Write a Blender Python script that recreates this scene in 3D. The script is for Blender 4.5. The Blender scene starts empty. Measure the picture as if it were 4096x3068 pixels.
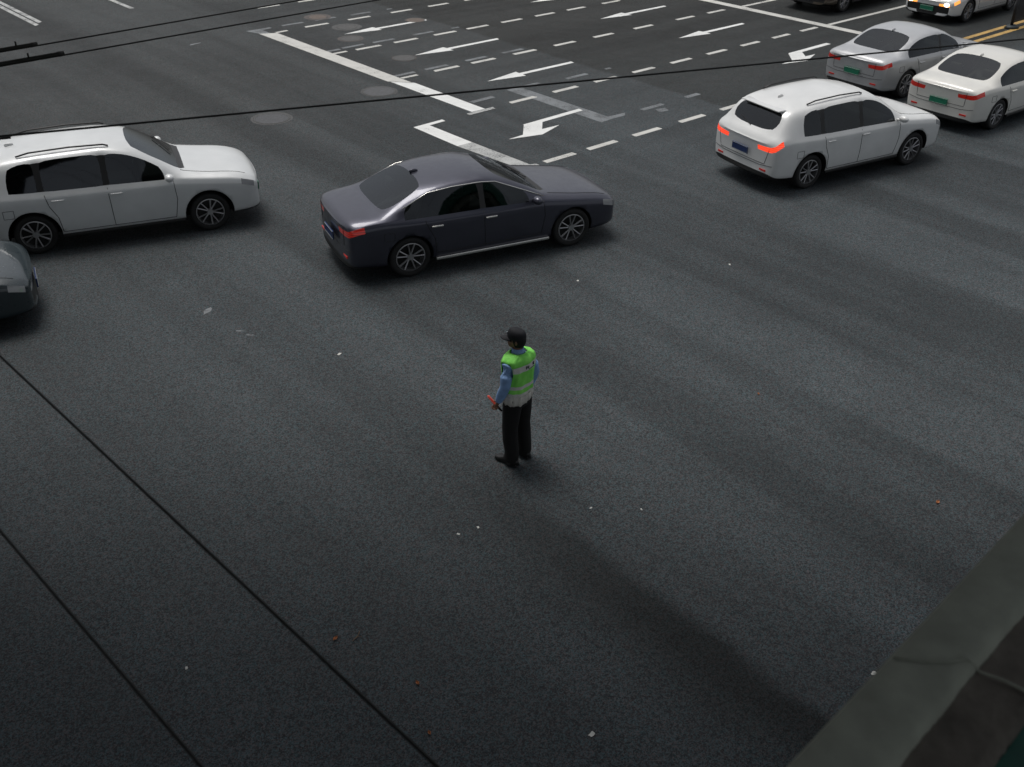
import bpy, bmesh, math, random
from mathutils import Vector, Matrix
R = math.radians
random.seed(7)
scene = bpy.context.scene
col = scene.collection

# ------------------------------------------------------------------ camera
CAM_H, PITCH, ROLL, YAW = 7.2, 0.5564, -0.0112, 0.7192
cp, sp, cr, sr = math.cos(PITCH), math.sin(PITCH), math.cos(ROLL), math.sin(ROLL)
right0, down0, fwd = Vector((1, 0, 0)), Vector((0, -sp, -cp)), Vector((0, cp, -sp))
right, down = cr * right0 + sr * down0, -sr * right0 + cr * down0
toW = Matrix(((math.cos(YAW), math.sin(YAW), 0), (-math.sin(YAW), math.cos(YAW), 0), (0, 0, 1)))
right, down, fwd = toW @ right, toW @ down, toW @ fwd
cam_d = bpy.data.cameras.new('camera')
cam = bpy.data.objects.new('camera', cam_d)
col.objects.link(cam)
m = Matrix((right, -down, -fwd)).transposed().to_4x4()
m.translation = (0, 0, CAM_H)
cam.matrix_world = m
cam_d.sensor_width = 36.0
cam_d.lens = 36.0 * 4110 / 4096
cam_d.clip_end = 2000
cam_d.dof.use_dof = True
cam_d.dof.focus_distance = 12.6
cam_d.dof.aperture_fstop = 4.0
scene.camera = cam

# ------------------------------------------------------------------ sky and light
SUN_EL, SUN_AZ = 72.0, 0.0     # azimuth: compass angle from +Y
w = bpy.data.worlds.new('World')
scene.world = w
w.use_nodes = True
nt = w.node_tree
bg = nt.nodes['Background']
sky = nt.nodes.new('ShaderNodeTexSky')
sky.sky_type = 'NISHITA'
sky.sun_disc = False
sky.sun_elevation = R(SUN_EL)
sky.sun_rotation = R(SUN_AZ)
sky.air_density = 1.0
sky.dust_density = 4.0
hs = nt.nodes.new('ShaderNodeHueSaturation')
hs.inputs['Saturation'].default_value = 0.28
nt.links.new(sky.outputs[0], hs.inputs['Color'])
nt.links.new(hs.outputs[0], bg.inputs[0])
bg.inputs[1].default_value = 0.10
sun_d = bpy.data.lights.new('sun', 'SUN')
sun_d.energy = 1.5
sun_d.angle = R(26)
sun_d.color = (1.0, 0.97, 0.93)
sun = bpy.data.objects.new('sun', sun_d)
col.objects.link(sun)
el, az = R(SUN_EL), R(SUN_AZ)
sdir = Vector((math.sin(az) * math.cos(el), math.cos(az) * math.cos(el), math.sin(el)))
sun.rotation_euler = sdir.to_track_quat('Z', 'Y').to_euler()
sun.location = (0, 0, 60)
scene.view_settings.view_transform = 'Standard'
scene.view_settings.look = 'None'
scene.view_settings.exposure = 0.0
scene.view_settings.gamma = 1.0

# ------------------------------------------------------------------ material helpers
def mat(name):
    M = bpy.data.materials.new(name)
    M.use_nodes = True
    t = M.node_tree
    return M, t, t.nodes['Principled BSDF']

def N(t, kind, **kw):
    n = t.nodes.new(kind)
    for k, v in kw.items():
        if hasattr(n, k):
            setattr(n, k, v)
        else:
            n.inputs[k].default_value = v
    return n

def ramp(t, src, stops):
    r = t.nodes.new('ShaderNodeValToRGB')
    e = r.color_ramp.elements
    while len(e) < len(stops):
        e.new(0.5)
    for i, (p_, c_) in enumerate(stops):
        e[i].position = p_
        e[i].color = c_ if len(c_) == 4 else (*c_, 1)
    t.links.new(src, r.inputs[0])
    return r

def mixc(t, fac, a, b, blend='MIX'):
    n = t.nodes.new('ShaderNodeMix')
    n.data_type = 'RGBA'
    n.blend_type = blend
    for s, v in ((n.inputs[0], fac), (n.inputs[6], a), (n.inputs[7], b)):
        if hasattr(v, 'is_output'):
            t.links.new(v, s)
        else:
            s.default_value = v if not isinstance(v, tuple) or len(v) == 4 else (*v, 1)
    return n.outputs[2]

def math_n(t, op, a, b=0.0, clamp=False):
    n = t.nodes.new('ShaderNodeMath')
    n.operation = op
    n.use_clamp = clamp
    for s, v in ((n.inputs[0], a), (n.inputs[1], b)):
        if hasattr(v, 'is_output'):
            t.links.new(v, s)
        else:
            s.default_value = v
    return n.outputs[0]

def noise(t, vec, scale, detail=3.0, rough=0.55, stretch=None):
    if stretch:
        mp = t.nodes.new('ShaderNodeMapping')
        mp.inputs['Scale'].default_value = stretch
        t.links.new(vec, mp.inputs[0])
        vec = mp.outputs[0]
    n = t.nodes.new('ShaderNodeTexNoise')
    n.inputs['Scale'].default_value = scale
    n.inputs['Detail'].default_value = detail
    n.inputs['Roughness'].default_value = rough
    t.links.new(vec, n.inputs['Vector'])
    return n.outputs['Fac']

def rampv(t, src, lo, hi, a=0.0, b=1.0):
    n = t.nodes.new('ShaderNodeMapRange')
    n.interpolation_type = 'SMOOTHSTEP'
    t.links.new(src, n.inputs[0])
    n.inputs[1].default_value, n.inputs[2].default_value = lo, hi
    n.inputs[3].default_value, n.inputs[4].default_value = a, b
    return n.outputs[0]

def simple(name, color, rough=0.5, metal=0.0, coat=0.0, var=0.0, scale=8.0, emit=None, spec=0.5, bump=0.0):
    M, t, b = mat(name)
    b.inputs['Roughness'].default_value = rough
    b.inputs['Metallic'].default_value = metal
    b.inputs['Coat Weight'].default_value = coat
    b.inputs['Coat Roughness'].default_value = 0.06
    b.inputs['Specular IOR Level'].default_value = spec
    tc = t.nodes.new('ShaderNodeTexCoord')
    f = noise(t, tc.outputs['Object'], scale, 4)
    k = var if var else 0.04
    c0 = tuple(min(1, c * (1 - k)) for c in color)
    c1 = tuple(min(1, c * (1 + k)) for c in color)
    t.links.new(ramp(t, f, [(0.3, c0), (0.7, c1)]).outputs[0], b.inputs['Base Color'])
    if bump:
        bp = N(t, 'ShaderNodeBump')
        bp.inputs['Strength'].default_value = bump
        bp.inputs['Distance'].default_value = 0.02
        t.links.new(f, bp.inputs['Height'])
        t.links.new(bp.outputs[0], b.inputs['Normal'])
    if emit:
        b.inputs['Emission Color'].default_value = (*emit[0], 1)
        b.inputs['Emission Strength'].default_value = emit[1]
    return M

# ------------------------------------------------------------------ asphalt
def asphalt_color(t, pos):
    """Colour and height of the worn asphalt from world position."""
    sep = t.nodes.new('ShaderNodeSeparateXYZ')
    t.links.new(pos, sep.inputs[0])
    X, Y = sep.outputs[0], sep.outputs[1]
    def stones(scale):
        vo = t.nodes.new('ShaderNodeTexVoronoi')
        vo.inputs['Scale'].default_value = scale
        t.links.new(pos, vo.inputs['Vector'])
        sc = t.nodes.new('ShaderNodeSeparateColor')
        t.links.new(vo.outputs['Color'], sc.inputs[0])
        return sc
    s1, s2 = stones(92), stones(46)
    fine = noise(t, pos, 24, 4, 0.8)
    soft = noise(t, pos, 14, 5, 0.8)
    tint = math_n(t, 'ADD', math_n(t, 'MULTIPLY', s1.outputs[1], 0.45), math_n(t, 'MULTIPLY', soft, 0.55))
    base = mixc(t, rampv(t, tint, 0.32, 0.68), (0.066, 0.060, 0.062), (0.047, 0.070, 0.077))
    sp_ = math_n(t, 'ADD', math_n(t, 'ADD', math_n(t, 'MULTIPLY', s1.outputs[0], 0.40), math_n(t, 'MULTIPLY', s2.outputs[0], 0.20)),
                 math_n(t, 'MULTIPLY', fine, 0.40))
    k = rampv(t, sp_, 0.22, 0.78, 0.42, 1.58)
    base = mixc(t, 1.0, base, k, 'MULTIPLY')
    # mottled areas
    mid = noise(t, pos, 1.1, 5, 0.65)
    base = mixc(t, 1.0, base, rampv(t, mid, 0.3, 0.72, 0.90, 1.10), 'MULTIPLY')
    big = noise(t, pos, 0.22, 4, 0.6)
    base = mixc(t, 1.0, base, rampv(t, big, 0.3, 0.7, 0.90, 1.08), 'MULTIPLY')
    # tyre-darkened lanes of the cross street (run along Y) inside the junction
    crs = noise(t, pos, 1.0, 4, 0.55, (0.75, 0.04, 1.0))
    cross = rampv(t, crs, 0.38, 0.62, 0.74, 1.14)
    cross = math_n(t, 'ADD', math_n(t, 'MULTIPLY', math_n(t, 'SUBTRACT', cross, 1.0), rampv(t, X, 3.5, 8.0, 0.35, 1.0)), 1.0)
    # lanes of the approach (run along X)
    lns = noise(t, pos, 1.0, 2.5, 0.5, (0.03, 0.85, 1.0))
    lane = rampv(t, lns, 0.36, 0.62, 0.74, 1.05)
    zone = math_n(t, 'MULTIPLY', rampv(t, X, 14.0, 18.0), rampv(t, Y, 11.0, 14.5))
    base = mixc(t, 1.0, base, mixc(t, zone, cross, lane), 'MULTIPLY')
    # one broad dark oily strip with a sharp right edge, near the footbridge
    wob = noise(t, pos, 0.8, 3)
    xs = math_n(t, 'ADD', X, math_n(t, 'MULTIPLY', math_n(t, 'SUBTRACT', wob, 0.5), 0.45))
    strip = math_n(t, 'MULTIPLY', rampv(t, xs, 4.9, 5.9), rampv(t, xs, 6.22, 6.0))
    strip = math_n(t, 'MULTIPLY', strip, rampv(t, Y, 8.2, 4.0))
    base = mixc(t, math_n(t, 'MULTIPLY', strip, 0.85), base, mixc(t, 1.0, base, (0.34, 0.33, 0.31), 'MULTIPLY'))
    base = mixc(t, rampv(t, Y, 12.0, 24.0, 0.0, 1.0), base, mixc(t, 1.0, base, (0.84, 0.79, 0.75), 'MULTIPLY'))
    # newer, browner surface beyond a straight joint
    xj = math_n(t, 'ADD', X, math_n(t, 'MULTIPLY', math_n(t, 'SUBTRACT', wob, 0.5), 0.25))
    newer = math_n(t, 'MULTIPLY', rampv(t, xj, 19.45, 19.62), rampv(t, Y, 12.6, 13.6))
    base = mixc(t, newer, base, mixc(t, 1.0, base, (0.66, 0.64, 0.61), 'MULTIPLY'))
    # rubbed pale blotches
    bl = noise(t, pos, 0.7, 6, 0.75)
    pale = math_n(t, 'MULTIPLY', rampv(t, bl, 0.64, 0.72), rampv(t, sp_, 0.40, 0.60))
    base = mixc(t, math_n(t, 'MULTIPLY', pale, 0.35), base, (0.11, 0.13, 0.135))
    return base, sp_, mid

def pos_of(t):
    g_ = t.nodes.new('ShaderNodeNewGeometry')
    return g_.outputs['Position']

def asphalt_mat():
    M, t, b = mat('asphalt')
    c, h, mid = asphalt_color(t, pos_of(t))
    t.links.new(c, b.inputs['Base Color'])
    t.links.new(rampv(t, mid, 0.3, 0.7, 0.62, 0.80), b.inputs['Roughness'])
    b.inputs['Specular IOR Level'].default_value = 0.16
    bp = N(t, 'ShaderNodeBump')
    bp.inputs['Strength'].default_value = 0.4
    bp.inputs['Distance'].default_value = 0.004
    t.links.new(h, bp.inputs['Height'])
    t.links.new(bp.outputs[0], b.inputs['Normal'])
    return M

def paint_mat(name, color, lo, hi, rough=0.6):
    """Road paint: opaque where the wear noise is high, asphalt where it has gone."""
    M, t, b = mat(name)
    pos = pos_of(t)
    c, h, mid = asphalt_color(t, pos)
    n1 = noise(t, pos, 26, 5, 0.75)
    n2 = noise(t, pos, 2.2, 4, 0.6)
    wv = math_n(t, 'ADD', math_n(t, 'MULTIPLY', n1, 0.6), math_n(t, 'MULTIPLY', n2, 0.4))
    cov = rampv(t, wv, lo, hi)
    dirt = mixc(t, rampv(t, n2, 0.3, 0.75), tuple(x * 0.86 for x in color), color)
    t.links.new(mixc(t, cov, c, dirt), b.inputs['Base Color'])
    b.inputs['Roughness'].default_value = rough
    bp = N(t, 'ShaderNodeBump')
    bp.inputs['Strength'].default_value = 0.35
    bp.inputs['Distance'].default_value = 0.008
    t.links.new(h, bp.inputs['Height'])
    t.links.new(bp.outputs[0], b.inputs['Normal'])
    return M

MAT = {}
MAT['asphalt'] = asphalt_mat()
MAT['white_line'] = paint_mat('white_road_paint', (0.60, 0.595, 0.56), 0.35, 0.45)
MAT['bright_line'] = paint_mat('fresh_white_road_paint', (0.80, 0.81, 0.79), 0.34, 0.43)
MAT['worn_line'] = paint_mat('worn_white_road_paint', (0.46, 0.47, 0.46), 0.38, 0.52)
MAT['old_line'] = paint_mat('old_grey_road_paint', (0.185, 0.20, 0.21), 0.40, 0.54)
MAT['yellow_line'] = paint_mat('yellow_road_paint', (0.52, 0.33, 0.10), 0.38, 0.48)
MAT['tyre'] = simple('tyre_rubber', (0.016, 0.016, 0.016), 0.8, var=0.2)
MAT['rim'] = simple('alloy_rim', (0.42, 0.42, 0.43), 0.35, metal=0.8)
MAT['glass'] = simple('car_glass', (0.014, 0.017, 0.019), 0.06, spec=0.6)
def glass_mat():
    M, t, b = mat('tinted_car_glass')
    out = t.nodes['Material Output']
    tr = N(t, 'ShaderNodeBsdfTransparent')
    tr.inputs[0].default_value = (0.30, 0.34, 0.34, 1)
    gl = N(t, 'ShaderNodeBsdfGlossy')
    gl.inputs['Roughness'].default_value = 0.03
    gl.inputs[0].default_value = (0.9, 0.95, 1.0, 1)
    fr = N(t, 'ShaderNodeFresnel')
    fr.inputs[0].default_value = 1.6
    mx = N(t, 'ShaderNodeMixShader')
    t.links.new(fr.outputs[0], mx.inputs[0])
    t.links.new(tr.outputs[0], mx.inputs[1])
    t.links.new(gl.outputs[0], mx.inputs[2])
    t.links.new(mx.outputs[0], out.inputs[0])
    return M
MAT['glass'] = glass_mat()
MAT['trim'] = simple('black_trim', (0.012, 0.012, 0.012), 0.4)
MAT['well'] = simple('underbody_black', (0.008, 0.008, 0.008), 0.9)
MAT['chrome'] = simple('bright_trim', (0.75, 0.74, 0.70), 0.22, metal=0.9)
MAT['tail'] = simple('tail_lamp_red', (0.50, 0.02, 0.012), 0.15, coat=0.6, emit=((1.0, 0.04, 0.02), 0.15))
MAT['tail_lit'] = simple('tail_lamp_lit', (0.60, 0.04, 0.02), 0.15, coat=0.6, emit=((1.0, 0.06, 0.02), 0.9))
def lamp_mat(name, c0, c1, em, st):
    M, t, b = mat(name)
    tc = t.nodes.new('ShaderNodeTexCoord')
    wv = N(t, 'ShaderNodeTexWave')
    wv.bands_direction = 'Z'
    wv.inputs['Scale'].default_value = 9.0
    t.links.new(tc.outputs['Object'], wv.inputs['Vector'])
    f = rampv(t, wv.outputs['Fac'], 0.0, 0.8, 0.45, 1.0)
    t.links.new(mixc(t, f, c0, c1), b.inputs['Base Color'])
    b.inputs['Roughness'].default_value = 0.15
    b.inputs['Coat Weight'].default_value = 0.7
    b.inputs['Emission Color'].default_value = (*em, 1)
    t.links.new(math_n(t, 'MULTIPLY', f, st), b.inputs['Emission Strength'])
    return M
MAT['tail'] = lamp_mat('tail_lamp_segments', (0.10, 0.006, 0.006), (0.42, 0.02, 0.015), (1.0, 0.04, 0.02), 0.12)
MAT['tail_lit'] = lamp_mat('tail_lamp_lit_segments', (0.22, 0.012, 0.010), (0.6, 0.04, 0.02), (1.0, 0.07, 0.025), 1.3)
MAT['head'] = simple('head_lamp_lens', (0.30, 0.31, 0.32), 0.1, coat=0.8)
MAT['head_lit'] = simple('head_lamp_lit', (0.9, 0.9, 0.85), 0.2, emit=((1.0, 0.97, 0.88), 4.0))
MAT['amber_lit'] = simple('amber_lamp_lit', (0.9, 0.35, 0.06), 0.2, emit=((1.0, 0.36, 0.07), 1.2))
MAT['plate_green'] = simple('green_plate', (0.015, 0.20, 0.11), 0.45, var=0.2, scale=30)
MAT['plate_blue'] = simple('blue_plate', (0.012, 0.035, 0.13), 0.45, var=0.2, scale=30)
MAT['plate_rim'] = simple('pale_plate_rim', (0.35, 0.37, 0.36), 0.5)

# ------------------------------------------------------------------ mesh helpers
def link(name, me, material=None, parent=None, smooth=False):
    o = bpy.data.objects.new(name, me)
    col.objects.link(o)
    if material is not None:
        me.materials.clear()
        me.materials.append(material)
    if parent is not None:
        o.parent = parent
    if smooth:
        for p_ in me.polygons:
            p_.use_smooth = True
    return o

def obj(name, bm, material, parent=None, smooth=False):
    me = bpy.data.meshes.new(name)
    bmesh.ops.recalc_face_normals(bm, faces=bm.faces)
    bm.to_mesh(me)
    bm.free()
    return link(name, me, material, parent, smooth)

def thing(name, label, cat, loc=(0, 0, 0), rz=0.0, group=None):
    o = bpy.data.objects.new(name, None)
    col.objects.link(o)
    o.empty_display_size = 0.3
    o.location = loc
    o.rotation_euler = (0, 0, rz)
    tag(o, label, cat, group)
    return o

def tag(o, label, cat, group=None):
    o['label'] = label
    o['category'] = cat
    if group:
        o['group'] = group
    return o

def struct(o):
    o['kind'] = 'structure'
    return o

def add_box(bm, c, s, rz=0.0, bev=0.0):
    r = bmesh.ops.create_cube(bm, size=1.0)
    vs = r['verts']
    M4 = Matrix.Translation(c) @ Matrix.Rotation(rz, 4, 'Z') @ Matrix.Diagonal((*s, 1))
    bmesh.ops.transform(bm, matrix=M4, verts=vs)
    if bev:
        es = list({e for v_ in vs for e in v_.link_edges})
        bmesh.ops.bevel(bm, geom=es, offset=bev, segments=2, affect='EDGES', profile=0.6)

def add_tube(bm, pts, radii, n=10, caps=True, flat=None):
    """Tapered tube through pts; radii may be floats or (rx, ry)."""
    pts = [Vector(p_) for p_ in pts]
    if not isinstance(radii, (list, tuple)):
        radii = [radii] * len(pts)
    rings = []
    up = Vector((0, 0, 1))
    for i, p_ in enumerate(pts):
        d = (pts[min(i + 1, len(pts) - 1)] - pts[max(i - 1, 0)]).normalized()
        ref = up if abs(d.dot(up)) < 0.95 else Vector((0, 1, 0))
        a = d.cross(ref).normalized()
        b_ = a.cross(d).normalized()
        r_ = radii[i]
        rx, ry = r_ if isinstance(r_, tuple) else (r_, r_)
        rings.append([bm.verts.new(p_ + a * rx * math.cos(2 * math.pi * k / n) + b_ * ry * math.sin(2 * math.pi * k / n)) for k in range(n)])
    for i in range(len(rings) - 1):
        for k in range(n):
            bm.faces.new((rings[i][k], rings[i][(k + 1) % n], rings[i + 1][(k + 1) % n], rings[i + 1][k]))
    if caps:
        bm.faces.new(rings[0][::-1])
        bm.faces.new(rings[-1])

def add_ball(bm, c, r, seg=12):
    rr = r if isinstance(r, tuple) else (r, r, r)
    res = bmesh.ops.create_uvsphere(bm, u_segments=seg, v_segments=max(6, seg // 2 + 2), radius=1.0)
    bmesh.ops.transform(bm, matrix=Matrix.Translation(c) @ Matrix.Diagonal((*rr, 1)), verts=res['verts'])

def add_loft(bm, rows, n=24, caps=True, power=2.0):
    """Stack of horizontal ellipses (cx, cy, z, rx, ry)."""
    rings = []
    for (cx, cy, z, rx, ry) in rows:
        ring = []
        for k in range(n):
            a = 2 * math.pi * k / n
            ca, sa = math.cos(a), math.sin(a)
            e = 2.0 / power
            ring.append(bm.verts.new((cx + rx * math.copysign(abs(ca) ** e, ca), cy + ry * math.copysign(abs(sa) ** e, sa), z)))
        rings.append(ring)
    for i in range(len(rings) - 1):
        for k in range(n):
            bm.faces.new((rings[i][k], rings[i][(k + 1) % n], rings[i + 1][(k + 1) % n], rings[i + 1][k]))
    if caps:
        bm.faces.new(rings[0][::-1])
        bm.faces.new(rings[-1])
    return rings

def poly_sheet(bm, pts, z):
    vs = [bm.verts.new((x, y, z)) for x, y in pts]
    f = bm.faces.new(vs)
    f.normal_update()
    if f.normal.z < 0:
        f.normal_flip()

def baked(bm, name, voxel=None, smooth_it=0, sub=0):
    """Mesh data of bm after a voxel remesh / smoothing / subdivision."""
    me = bpy.data.meshes.new(name)
    bmesh.ops.recalc_face_normals(bm, faces=bm.faces)
    bm.to_mesh(me)
    bm.free()
    o = bpy.data.objects.new('bake', me)
    col.objects.link(o)
    if voxel:
        r_ = o.modifiers.new('r', 'REMESH')
        r_.mode = 'VOXEL'
        r_.voxel_size = voxel
        r_.use_smooth_shade = True
    if smooth_it:
        s_ = o.modifiers.new('s', 'SMOOTH')
        s_.iterations = smooth_it
        s_.factor = 0.5
    if sub:
        s_ = o.modifiers.new('u', 'SUBSURF')
        s_.levels = s_.render_levels = sub
    dg = bpy.context.evaluated_depsgraph_get()
    out = bpy.data.meshes.new_from_object(o.evaluated_get(dg))
    out.name = name
    bpy.data.objects.remove(o)
    bpy.data.meshes.remove(me)
    for p_ in out.polygons:
        p_.use_smooth = True
    return out

# ------------------------------------------------------------------ ground
bm = bmesh.new()
poly_sheet(bm, [(-400, -400), (500, -400), (500, 500), (-400, 500)], 0.0)
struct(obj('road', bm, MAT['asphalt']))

# ------------------------------------------------------------------ unseen overhead slab, added to darken the near ground
n_dir = Vector((0.75, 0.661, 0)).normalized()
EDGE = 10.8
MAT['concrete'] = simple('shade_slab_concrete', (0.22, 0.22, 0.21), 0.85, var=0.15, scale=1.5, bump=0.2)
bm = bmesh.new()
ang = math.atan2(n_dir.y, n_dir.x)
t_dir = Vector((-n_dir.y, n_dir.x, 0))
T0, T1 = -4.5, 90.0
tm, tl = t_dir * (T0 + T1) / 2, T1 - T0
cslab = n_dir * (EDGE - 11) + tm
add_box(bm, (cslab.x, cslab.y, 11.9), (22, tl, 1.2), ang)
ced = n_dir * (EDGE - 0.15) + tm
add_box(bm, (ced.x, ced.y, 12.9), (0.3, tl, 0.8), ang)
cg = n_dir * (EDGE - 11) + tm
add_box(bm, (cg.x, cg.y, 10.8), (11, tl - 1.0, 1.0), ang)
struct(obj('added_shade_slab', bm, MAT['concrete']))

# ------------------------------------------------------------------ painted markings
ZL = 0.004
def marking(name, polys, material, z=ZL):
    bm = bmesh.new()
    for p_ in polys:
        poly_sheet(bm, p_, z)
    return struct(obj(name, bm, MAT[material]))

def dash(x, y, l=0.82, wd=0.145, sk=0.02):
    j = lambda: random.uniform(-0.012, 0.012)
    return [(x - l / 2 + j(), y - wd / 2), (x + l / 2 + j() - sk, y - wd / 2), (x + l / 2 + j(), y - wd / 2 + 0.03),
            (x + l / 2 + j() - sk, y + wd / 2), (x - l / 2 + j() + sk, y + wd / 2), (x - l / 2 + j(), y - wd / 2 + 0.05)]

dashes = []
for x in (14.13, 15.36, 16.75, 18.25, 19.7, 21.15, 22.65, 24.15, 25.7, 27.3):
    dashes.append((x, 14.72))
for x in (16.22, 17.62, 19.02, 20.42, 21.9, 23.4, 24.88, 26.32, 27.7):
    dashes.append((x, 18.24))
for x in (16.5, 17.74, 19.22, 20.73, 22.3, 24.0, 25.9, 27.4):
    dashes.append((x, 21.57))
for x in (16.15, 17.42, 18.83, 20.07, 21.42, 22.8, 24.15, 25.75, 27.3):
    dashes.append((x, 24.66))
for x in (16.44, 17.96, 19.54, 21.02, 22.5, 24.0, 25.5, 27.1):
    dashes.append((x, 27.84))
for x in (16.6, 18.1, 19.6, 21.1, 22.6, 24.1, 25.6, 27.1):
    dashes.append((x, 31.0))
marking('lane_markings', [dash(x, y) for x, y in dashes if y > 14.8] , 'white_line')
marking('centre_markings', [dash(x, y, 0.86, 0.15) for x, y in dashes if y < 14.8], 'white_line')

old = [(18.33, 25.05), (16.92, 25.03), (15.89, 25.05), (15.08, 25.0), (19.03, 21.87), (17.73, 21.86), (16.37, 21.84),
       (15.3, 21.83), (18.65, 18.91), (18.35, 28.34), (15.97, 28.42), (17.1, 28.41), (18.2, 15.89)]
oldp = [dash(x, y, 0.74, 0.14) for x, y in old]
oldp += [dash(19.49, 25.01, 0.3, 0.1), dash(19.8, 18.93, 0.22, 0.1), dash(19.42, 28.32, 0.22, 0.1)]
oldp += [[(18.02, 15.5), (18.3, 15.46), (18.38, 15.66), (18.12, 15.72)], dash(19.65, 15.91, 0.5, 0.15)]
oldp += [[(15.14, 18.78), (15.83, 18.80), (15.84, 18.95), (15.1, 18.93)]]
# the old left-turn waiting line and its two legs
oldp += [[(16.44, 15.82), (16.86, 15.86), (17.22, 15.84), (17.38, 15.99), (17.08, 16.0), (16.86, 16.03), (16.86, 18.98),
          (17.48, 19.0), (17.46, 19.13), (16.76, 19.12), (16.44, 19.10)]]
marking('faded_markings', oldp, 'old_line', 0.003)

# stop lines
marking('stop_line', [[(14.66, 18.25), (15.05, 18.25), (15.06, 21.02), (14.64, 21.52)]], 'bright_line', 0.006)
marking('stop_line', [[(14.60, 21.522), (15.02, 21.022), (15.02, 27.72), (14.56, 27.93)]], 'white_line', 0.006)
marking('stop_line', [[(14.47, 18.09), (15.24, 18.10), (15.28, 18.235), (14.48, 18.22)]], 'worn_line', 0.009)
marking('stop_line', [[(14.56, 27.932), (14.86, 27.8), (14.86, 28.27), (15.21, 28.33), (15.2, 28.47), (14.42, 28.46)]], 'old_line', 0.006)
marking('stop_line', [[(15.02, 27.70), (15.42, 27.73), (15.42, 27.85), (15.02, 27.83)],
                      [(15.06, 21.50), (15.55, 21.50), (15.55, 21.62), (15.04, 21.62)],
                      [(15.03, 24.62), (15.45, 24.62), (15.45, 24.74), (15.02, 24.74)]], 'white_line', 0.005)
marking('waiting_line', [[(12.93, 16.6), (13.33, 16.6), (13.32, 18.08), (13.78, 18.11), (13.79, 18.24), (12.96, 18.20)]], 'bright_line', 0.006)
marking('waiting_line', [[(13.07, 14.64), (13.5, 14.63), (13.51, 14.76), (13.38, 14.80), (13.33, 16.598), (12.93, 16.598)]], 'worn_line', 0.006)
marking('far_stop_line', [[(28.32, 14.5), (28.64, 14.52), (28.66, 34.5), (28.28, 34.5)]], 'white_line', 0.006)
marking('solid_lane_line', [[(28.67, yy - 0.07), (60, yy - 0.07), (60, yy + 0.07), (28.67, yy + 0.07)] for yy in (18.2, 21.5, 24.66, 27.84)], 'white_line', 0.005)
marking('yellow_lines', [[(28.7, 14.57), (80, 14.57), (80, 14.73), (28.7, 14.73)], [(28.7, 14.2), (80, 14.2), (80, 14.36), (28.7, 14.36)]], 'yellow_line', 0.005)

# arrows
def straight(tx, cy, L=3.0):
    return [(tx, cy), (tx + 1.18, cy - 0.225), (tx + 1.16, cy - 0.085), (tx + L - 0.04, cy - 0.07), (tx + L, cy + 0.07),
            (tx + 1.17, cy + 0.07), (tx + 1.15, cy + 0.215)]
for tx, cy in ((16.45, 26.37), (16.63, 23.17), (23.72, 23.12), (23.75, 19.95), (23.6, 26.25)):
    marking('straight_arrow', [straight(tx, cy)], 'bright_line', 0.005)
a19 = [(16.55, 19.98), (17.66, 19.76), (17.68, 19.9), (19.5, 19.9), (19.52, 20.04), (17.68, 20.05), (17.7, 20.2)]
marking('straight_arrow', [a19], 'bright_line', 0.005)
marking('turn_arrow', [[(16.75, 16.87), (16.73, 16.72), (15.42, 16.67), (15.08, 16.31), (15.58, 16.28), (14.84, 16.03), (14.05, 16.25),
                        (14.49, 16.28), (14.95, 16.77), (14.96, 16.81)]], 'bright_line', 0.007)
marking('turn_arrow', [[(26.66, 16.91), (26.66, 16.75), (25.25, 16.73), (24.93, 16.39), (25.34, 16.36), (24.58, 16.08), (23.75, 16.31),
                        (24.28, 16.36), (24.80, 16.86), (24.86, 16.89)]], 'bright_line', 0.005)
# lane lines of the side street, upper left
marking('side_street_lines', [[(9.92, 32.88), (10.06, 32.98), (10.06, 44), (9.92, 44)], [(10.12, 33.2), (10.26, 33.3), (10.26, 44), (10.12, 44)],
                              [(13.03, 33.4), (13.18, 33.38), (13.18, 44), (13.03, 44)]], 'worn_line', 0.005)
# small remains of paint on the junction
rem = []
for (x, y, a, l, b_) in ((5.50, 13.16, 0.4, .12, .055), (5.57, 12.30, 2.4, .085, .028), (5.61, 12.10, 2.3, .085, .03), (12.58, 28.0, 0.2, .20, .06)):
    c_, s_ = math.cos(a), math.sin(a)
    pts = []
    for k in range(9):
        t_ = 2 * math.pi * k / 9
        rr = random.uniform(0.55, 1.2)
        px, py = math.cos(t_) * l * rr, math.sin(t_) * b_ * rr
        pts.append((x + px * c_ - py * s_, y + px * s_ + py * c_))
    rem.append(pts)
marking('paint_remnants', rem, 'old_line', 0.004)

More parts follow.
